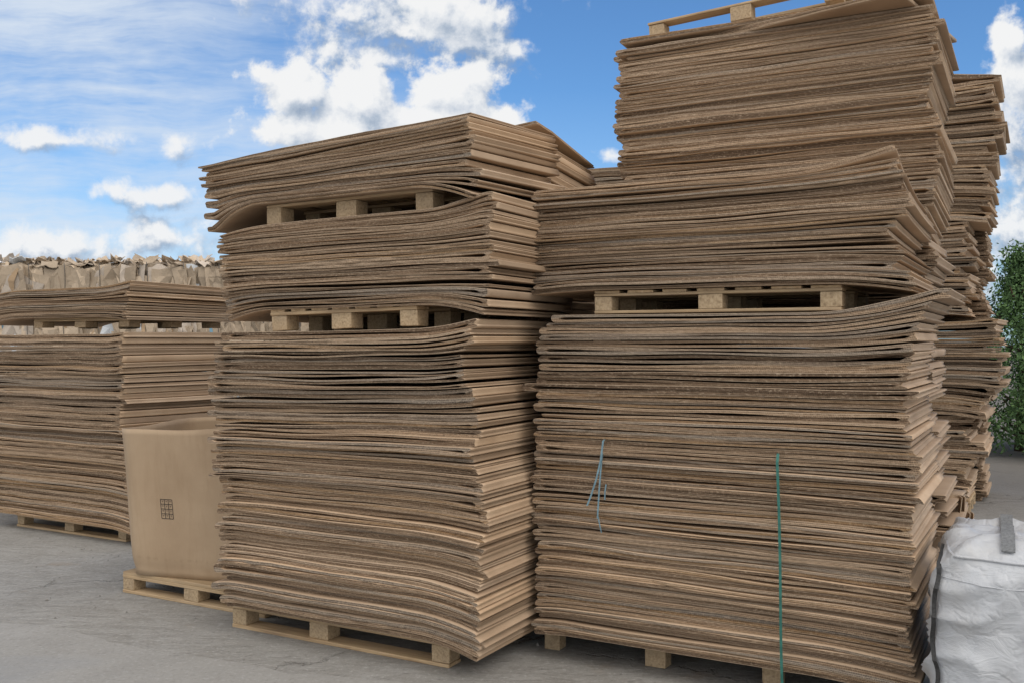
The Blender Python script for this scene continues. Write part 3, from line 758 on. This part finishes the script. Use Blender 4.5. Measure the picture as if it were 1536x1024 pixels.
# ------------------------------------------------------------------ bales of waste cardboard behind the left stack
M_S1 = mat_scrap('scrap_kraft', (.48, .385, .285)); M_S2 = mat_scrap('scrap_grey', (.50, .43, .36)); M_S3 = mat_scrap('scrap_brown', (.40, .285, .18))
M_S4 = mat_scrap('scrap_white', (.60, .63, .66)); M_S5 = mat_scrap('scrap_blue', (.20, .36, .47)); M_S6 = mat_scrap('scrap_red', (.36, .13, .09))
def bale(loc, rz, seed, label, L=1.15, D=.9, H=1.06, top=True):
    rnd = random.Random(seed)
    root = empty('cardboard_bale', loc, rz); tag(root, label, 'cardboard bale', 'bales of waste cardboard behind the left stack')
    bm = bmesh.new(); bmesh.ops.create_cube(bm, size=1); bmesh.ops.subdivide_edges(bm, edges=bm.edges[:], cuts=22, use_grid_fill=True)
    for v in bm.verts:
        p = Vector((v.co.x*L, v.co.y*D, (v.co.z+.5)*H)); q = p+Vector((seed*3.1, seed, 0))
        d = mnoise.noise(Vector((q.x*7, q.y*7, q.z*2.0)))*.05+mnoise.noise(q*14)*.025
        n_ = Vector((v.co.x if abs(v.co.x) > .49 else 0, v.co.y if abs(v.co.y) > .49 else 0, v.co.z if abs(v.co.z) > .49 else 0))
        if n_.length: n_.normalize()
        v.co = p+n_*d
    bm_obj('pressed_cardboard', bm, M_S1, root)
    # crumpled sheets squeezed out of the faces
    verts, faces, fm = [], [], []
    def sheet(c, ax, ay, nrm, w, h, mi, bend):
        nu, nv = 5, 4; base = len(verts); s1, s2 = rnd.uniform(0, 9), rnd.uniform(0, 9)
        th = .006
        for side in (0, 1):
            for i in range(nu+1):
                for j in range(nv+1):
                    a, b = i/nu-.5, j/nv-.5
                    e = 1+.25*mnoise.noise(Vector((a*3+s1, b*3+s2, seed)))
                    dz = bend*(a*a*3.+.5*b)+.035*mnoise.noise(Vector((a*4+s2, b*4+s1, 1)))+.02*abs(math.sin(5*a+s1))
                    verts.append(c+ax*(a*w*e)+ay*(b*h*e)+nrm*(dz+side*th))
        S_ = (nu+1)*(nv+1); idx = lambda g, i, j: base+g*S_+i*(nv+1)+j
        for g in (0, 1):
            for i in range(nu):
                for j in range(nv):
                    q = (idx(g, i, j), idx(g, i+1, j), idx(g, i+1, j+1), idx(g, i, j+1)); faces.append(q if g else q[::-1]); fm.append(mi)
        for i in range(nu):
            for j in (0, nv): faces.append((idx(0, i, j), idx(0, i+1, j), idx(1, i+1, j), idx(1, i, j))); fm.append(mi)
        for j in range(nv):
            for i in (0, nu): faces.append((idx(0, i, j), idx(0, i, j+1), idx(1, i, j+1), idx(1, i, j))); fm.append(mi)
    X, Y, Z = Vector((1, 0, 0)), Vector((0, 1, 0)), Vector((0, 0, 1))
    def pick(): return rnd.choices(range(6), (66, 24, 5, 4, .8, .2))[0]
    for k in range(64):                                          # big flaps lying against the front
        a = rnd.gauss(0, .13); ax = (X*math.cos(a)+Z*math.sin(a)); ay = (Z*math.cos(a)-X*math.sin(a))
        nr = (-Y+X*rnd.uniform(-.35, .35)+Z*rnd.uniform(-.15, .35)).normalized()
        hh = rnd.uniform(.28, .60)
        sheet(Vector((rnd.uniform(-.5, .5)*L, -D/2-rnd.uniform(-.005, .05), min(rnd.uniform(.1, 1)*H, H-hh*.56))), ax, ay, nr, rnd.uniform(.14, .42), hh, rnd.choices((0, 1, 2, 3, 4), (72, 16, 8, 3, 2))[0], rnd.uniform(-.03, .06))
    if top:
        for k in range(120):                                     # loose edges and scraps on top
            a = rnd.uniform(-3, 3); tl = rnd.uniform(-.28, .28)
            ax = (X*math.cos(a)+Y*math.sin(a)); ay = (Y*math.cos(a)-X*math.sin(a)+Z*tl).normalized(); nr = ax.cross(ay).normalized()
            sheet(Vector((rnd.uniform(-.54, .54)*L, rnd.uniform(-.56, .4)*D, H+rnd.uniform(-.03, .035))), ax, ay, nr, rnd.uniform(.08, .26), rnd.uniform(.05, .16), pick(), rnd.uniform(-.05, .08))
    o = mesh_obj('scraps', verts, faces, [M_S1, M_S2, M_S3, M_S4, M_S5, M_S6], root, False, fm); o['kind'] = 'stuff'
    for x in (-.3*L, .02*L, .33*L):
        tube('baling_wire', [Vector((x+.01*math.sin(9*k), -D/2-.075-.012*math.sin(7*k+x), .02+k*(H-.0))) for k in np.linspace(0, 1, 12)], .0035, M_WIRE, root, 6)
yb = 10.3
for k, (x, lab) in enumerate(((-5.75, 'leftmost cardboard bale in the upper row, cut by the photo edge'), (-4.55, 'cardboard bale in the upper row with torn crumpled flaps'),
                              (-3.36, 'cardboard bale in the upper row with brown and blue scraps on top'), (-2.16, 'rightmost upper cardboard bale, mostly hidden behind the middle stack'))):
    bale((x, yb+.05*math.sin(3*k), 1.09), random.uniform(-.03, .03), k+2, lab, top=True, H=1.10+.02*math.sin(5*k))
for k, (x, lab) in enumerate(((-5.75, 'lower bale under the leftmost upper bale, behind the left stack'), (-4.55, 'lower bale under the one with torn flaps, behind the left stack'),
                              (-3.36, 'lower bale under the one with blue scraps, seen through the pallet gaps'), (-2.3, 'lower bale under the rightmost upper bale, behind the middle stack'))):
    bale((x, yb, .0), random.uniform(-.03, .03), k+12, lab, top=False, H=1.08)

# ------------------------------------------------------------------ bushes
M_LEAFD = mat_leaf('leaf_dark', (.02, .048, .016), (.11, .20, .065)); M_LEAFM = mat_leaf('leaf_mid', (.03, .07, .022), (.13, .22, .07))
def shrub(name, loc, h, w, label, cat, nclump, mat, cone, seed, group=None, leaf=.055):
    rnd = random.Random(seed); root = empty(name, loc); tag(root, label, cat, group)
    tv, tf = tube(None, [Vector((.04*math.sin(3*k), .03*k, h*.85*k)) for k in np.linspace(0, 1, 8)], [max(.008, .06*(1-k)) for k in np.linspace(0, 1, 8)], None)
    for q in range(16):
        a = rnd.uniform(0, 6.28); z = rnd.uniform(.05, .8)*h; rr = w/2*(1-.8*z/h if cone else .75)
        b, f = tube(None, [Vector((0, 0, z)), Vector((rr*.5*math.cos(a), rr*.5*math.sin(a), z+.14)), Vector((rr*math.cos(a), rr*math.sin(a), z+.3))], [.022, .014, .006], None, seg=5)
        base = len(tv); tv += b; tf += [tuple(i+base for i in x) for x in f]
    mesh_obj('trunk', tv, tf, M_BARK, root, True)
    verts, faces = [], []
    for c in range(nclump):
        k = rnd.random()**(1.25 if cone else .8); a = rnd.uniform(0, 6.28)
        prof_ = (1-k)**1.15+.03 if cone else math.sin(math.pi*min(1, .12+k*.88))**.6
        rr = w/2*prof_*(rnd.uniform(.35, 1.0)**.5)*(1+.25*math.sin(3*a+seed)+.15*math.sin(7*k*3+a))
        cc = Vector((rr*math.cos(a), rr*math.sin(a), .06*h+k*h*.94)); out = Vector((math.cos(a), math.sin(a), .5)).normalized()
        cr = rnd.uniform(.04, .17)
        for l in range(20):
            d = Vector((rnd.gauss(0, 1), rnd.gauss(0, 1), rnd.gauss(0, .8)))*cr*.75
            p = cc+d; n_ = (out+Vector((rnd.gauss(0, .7), rnd.gauss(0, .7), rnd.gauss(0, .7)))).normalized()
            t1 = n_.cross(Vector((rnd.gauss(0, 1), rnd.gauss(0, 1), rnd.gauss(0, 1)))).normalized(); t2 = n_.cross(t1)
            s = leaf*rnd.uniform(.6, 1.3); b = len(verts)
            verts += [p-t1*s*.5, p+t2*s*.22+n_*s*.08, p+t1*s*.5, p-t2*s*.22+n_*s*.08]; faces.append((b, b+1, b+2, b+3))
    mesh_obj('crown', verts, faces, mat, root)
    return root
shrub('conifer_bush', (6.50, 12.4, 0), 2.56, 1.9, 'pointed dark green conifer beyond the far right stack', 'bush', 1000, M_LEAFD, True, 3)
shrub('leafy_bush', (6.75, 11.3, 0), 1.55, 1.7, 'round leafy green bush at the right edge, in front of the conifer', 'bush', 620, M_LEAFM, False, 5)
shrub('leafy_bush', (7.7, 12.6, 0), 1.7, 2.0, 'leafy green bush right of the conifer, cut by the photo edge', 'bush', 900, M_LEAFD, False, 9)
shrub('leafy_bush', (-2.75, 13.2, 0), 1.85, 1.6, 'green bush glimpsed through the pallet gap of the middle stack', 'bush', 500, M_LEAFM, False, 13)

# ------------------------------------------------------------------ ground
gs = 140.
gv, gf = [], []
N = 1
o = mesh_obj('ground', [(-gs, -30, 0), (gs, -30, 0), (gs, 250, 0), (-gs, 250, 0)], [(0, 1, 2, 3)], M_GROUND); o['kind'] = 'structure'
edge = [(-4.6, 4.95), (-3.4, 4.98), (-2.75, 4.86), (-2.2, 4.72), (-1.85, 4.50), (-1.5, 4.30), (-1.2, 4.22), (-.95, 4.08), (-.6, 4.02), (-.2, 3.86), (.2, 3.80), (.9, 3.5), (1.6, 2.9)]
dense = []
for i in range(len(edge)-1):
    for k in range(14):
        f = k/14; x = edge[i][0]*(1-f)+edge[i+1][0]*f; y = edge[i][1]*(1-f)+edge[i+1][1]*f
        dense.append((x, y+.045*mnoise.noise(Vector((x*4, 0, 3)))+.02*mnoise.noise(Vector((x*19, 1, 3))), .004))
n = len(dense); poly = dense+[(1.6, -3, .004), (-4.6, -3, .004)]
o = mesh_obj('pavement', poly, [tuple(range(len(poly)))[::-1]], M_PATCH); o['kind'] = 'structure'
# loose grit on the concrete
verts, faces = [], []
rg = random.Random(4)
for k in range(420):
    x = rg.uniform(-4, 2.2); y = rg.uniform(3.2, 7.2); s = rg.uniform(.003, .007) if rg.random() < .9 else rg.uniform(.007, .013)
    b = len(verts); a = rg.uniform(0, 6)
    for q in range(5): verts.append((x+s*math.cos(a+q*1.256)*rg.uniform(.7, 1.3), y+s*math.sin(a+q*1.256)*rg.uniform(.7, 1.3), .003))
    verts.append((x, y, .003+s*rg.uniform(.7, 1.1)))
    for q in range(5): faces.append((b+q, b+(q+1) % 5, b+5))
o = mesh_obj('grit', verts, faces, M_STONE); tag(o, 'loose grit and stone chips scattered over the grey concrete', 'grit', kind='stuff')
# bit of dark twig and wire lying in the gap between the two big stacks
root = empty('twig', (.12, 4.52, .006)); tag(root, 'dark broken twig lying on concrete between middle and right stacks', 'twig')
tube('stem', [(-.10, 0, 0), (-.06, .01, .012), (-.02, -.01, .006), (.03, .01, .016), (.07, .0, .004)], .003, M_TWIG, root, 6)
tube('side_shoot', [(-.03, -.01, .007), (-.05, -.04, .012), (-.09, -.05, .002)], .0022, M_TWIG, root, 6)
tube('side_shoot', [(.02, .01, .012), (.05, .05, .02), (.06, .08, .002)], .0022, M_TWIG, root, 6)

# ------------------------------------------------------------------ sky and light
w = bpy.data.worlds.new('World'); scene.world = w; w.use_nodes = True
t = NT(w.node_tree); bg = w.node_tree.nodes['Background']
SUN_EL, SUN_AZ = 52., 148.      # azimuth from +Y clockwise: behind the camera, to the right
sky = t.n.new('ShaderNodeTexSky'); sky.sky_type = 'NISHITA'; sky.sun_disc = False
sky.sun_elevation = R(SUN_EL); sky.sun_rotation = R(SUN_AZ); sky.altitude = 100; sky.air_density = 1.0; sky.dust_density = .6; sky.ozone_density = 2.0
STR = .1
d = t.vm('NORMALIZE', t.tc('Generated'))
dx, dy, dz = t.sep(d)
F = 1450.
dyc = t.m('MAXIMUM', dy, .08)
qx = t.m('DIVIDE', dx, dyc); qy = t.m('DIVIDE', dz, dyc)         # tangent of azimuth and elevation in front of the yard
q = t.comb(qx, qy, 0.)
def blob(px, py, rx, ry):
    cx, cy, rx, ry = (px-768)/F, (512-py)/F, rx/F, ry/F
    a = t.m('DIVIDE', t.m('SUBTRACT', qx, cx), rx); b = t.m('DIVIDE', t.m('SUBTRACT', qy, cy), ry)
    return t.m('SUBTRACT', 1., t.m('SQRT', t.m('ADD', t.m('MULTIPLY', a, a), t.m('MULTIPLY', b, b))))
def union(lst):
    r = lst[0]
    for x in lst[1:]: r = t.m('SMOOTH_MAX', r, x, .25)
    return r
warp = t.vm('SCALE', t.vm('SUBTRACT', t.noise(q, 9., 3, .5, 0, 1), (.5, .5, .5)), .022)
qw = t.vm('ADD', q, warp)
CRISP = [(445, 140, 66, 54), (430, 190, 50, 50), (540, 150, 86, 70), (500, 190, 120, 52), (668, 140, 82, 66), (640, 184, 150, 44), (740, 182, 70, 40), (1520, 60, 34, 42), (1550, 110, 60, 60), (665, 20, 75, 50)]
SOFT = [(585, 20, 190, 62), (690, 62, 95, 62), (765, 76, 42, 24), (560, 90, 140, 40), (266, 213, 40, 24), (163, 283, 44, 22), (225, 298, 80, 20), (1535, 330, 90, 150), (1560, 210, 80, 70),
        (90, 212, 130, 18), (920, 234, 26, 13), (70, 375, 190, 36), (270, 362, 150, 36), (330, 340, 60, 22)]
def field(off):
    global qx, qy
    v = t.vm('ADD', qw, off) if off else qw
    n_a = t.noise2(v, 15., 7, .60); n_b = t.noise2(v, 42., 4, .62)
    vo = t.n.new('ShaderNodeTexVoronoi'); vo.voronoi_dimensions = '2D'; vo.feature = 'SMOOTH_F1'; vo.inputs['Scale'].default_value = 30.; vo.inputs['Smoothness'].default_value = .35
    t.put(vo.inputs['Vector'], v); bil = t.m('SUBTRACT', .5, vo.outputs['Distance'])
    keep = qx, qy
    if off: qx, qy = t.m('ADD', qx, off[0]), t.m('ADD', qy, off[1])
    c_, s_ = union([blob(*b) for b in CRISP]), union([blob(*b) for b in SOFT])
    qx, qy = keep
    n_ = t.m('ADD', t.m('MULTIPLY', t.m('SUBTRACT', n_a, .5), 2.2), t.m('MULTIPLY', t.m('SUBTRACT', n_b, .5), .9))
    return t.m('ADD', c_, t.m('ADD', t.m('MULTIPLY', n_, .85), t.m('MULTIPLY', bil, .5))), t.m('ADD', s_, t.m('ADD', t.m('MULTIPLY', n_, 1.25), t.m('MULTIPLY', bil, .35)))
c0, s0 = field(None); c1, s1 = field((-.008, .018, 0))
front = t.mr(dy, .1, .3)
mc = t.m('MULTIPLY', t.mr(c0, -.08, .40, 0, 1, True), front); ms = t.m('MULTIPLY', t.mr(s0, -.15, .85, 0, .95, True), front)
lc = t.m('SUBTRACT', .74, t.m('MULTIPLY', t.m('SUBTRACT', c1, c0), .90), clamp=True)
ls = t.m('SUBTRACT', .43, t.m('MULTIPLY', t.m('SUBTRACT', s1, s0), .95), clamp=True)
CL = [(0, (.27, .34, .45)), (.3, (.40, .465, .555)), (.55, (.56, .60, .66)), (.8, (.70, .72, .745)), (1, (.77, .775, .78))]
ccolc, ccols = t.ramp(lc, CL), t.ramp(ls, CL)
# high streaky cloud over the left of the view
ci = t.m('ADD', t.m('MULTIPLY', t.noise(t.map(t.vm('ADD', q, t.vm('SCALE', warp, 1.5)), (1.1, 7.5, 1), rot=(0, 0, .33)), 2.3, 7, .62), .7), t.m('MULTIPLY', t.noise(q, 5., 5, .6), .3))
cmaskL = t.mr(qx, -.02, -.40)
ci2 = t.m('MULTIPLY', t.mr(ci, .36, .62, .08, .92, True), t.m('MULTIPLY', cmaskL, front))
haze = t.m('MULTIPLY', t.mr(qy, .26, .06, 0, .5), front)
# broken cloud over the unseen rest of the sky, made brighter to light the yard
nb = t.noise(d, 2.2, 5, .58, .4)
rest = t.m('MULTIPLY', t.mr(nb, .32, .50, 0, 1, True), t.m('SUBTRACT', 1., front))
skyc = t.vm('SCALE', sky.outputs[0], STR)
tintn = t.mix(1., skyc, (.64, .97, 1.26), 'MULTIPLY')
col = t.mix(t.m('MULTIPLY', haze, .55), tintn, (.45, .57, .73))
col = t.mix(ci2, col, (.60, .67, .76))
col = t.mix(ms, col, ccols)
col = t.mix(mc, col, ccolc)
col = t.mix(rest, col, (1.05, 1.03, 1.0))
# Background runs at the sky's own strength, so the clouds are brought to the same scale
t.put(bg.inputs['Color'], t.vm('SCALE', col, 1/STR)); bg.inputs['Strength'].default_value = STR

w.cycles.sampling_method = 'MANUAL'; w.cycles.sample_map_resolution = 512
sd = bpy.data.lights.new('sun', 'SUN'); sd.energy = 1.3; sd.angle = R(50); sd.color = (1, .93, .84)
so = link(bpy.data.objects.new('sun', sd))
az = R(SUN_AZ); el = R(SUN_EL)
dirv = Vector((math.sin(az)*math.cos(el), math.cos(az)*math.cos(el), math.sin(el)))
so.rotation_euler = (-dirv).to_track_quat('-Z', 'Y').to_euler(); so.location = (0, 0, 30)

# ------------------------------------------------------------------ camera
cd = bpy.data.cameras.new('camera'); cd.sensor_width = 36; cd.lens = 36*1450/1536; cd.clip_end = 1000
cam = link(bpy.data.objects.new('camera', cd)); cam.location = (0, 0, CAMZ); cam.rotation_euler = (math.pi/2, 0, 0)
scene.camera = cam
vs = scene.view_settings
scene.display_settings.display_device = 'sRGB'
vs.view_transform = 'Standard'; vs.look = 'None'; vs.exposure = .22; vs.gamma = 1; vs.use_curve_mapping = False
scene.cycles.max_bounces = 4; scene.cycles.diffuse_bounces = 2; scene.cycles.use_denoising = True
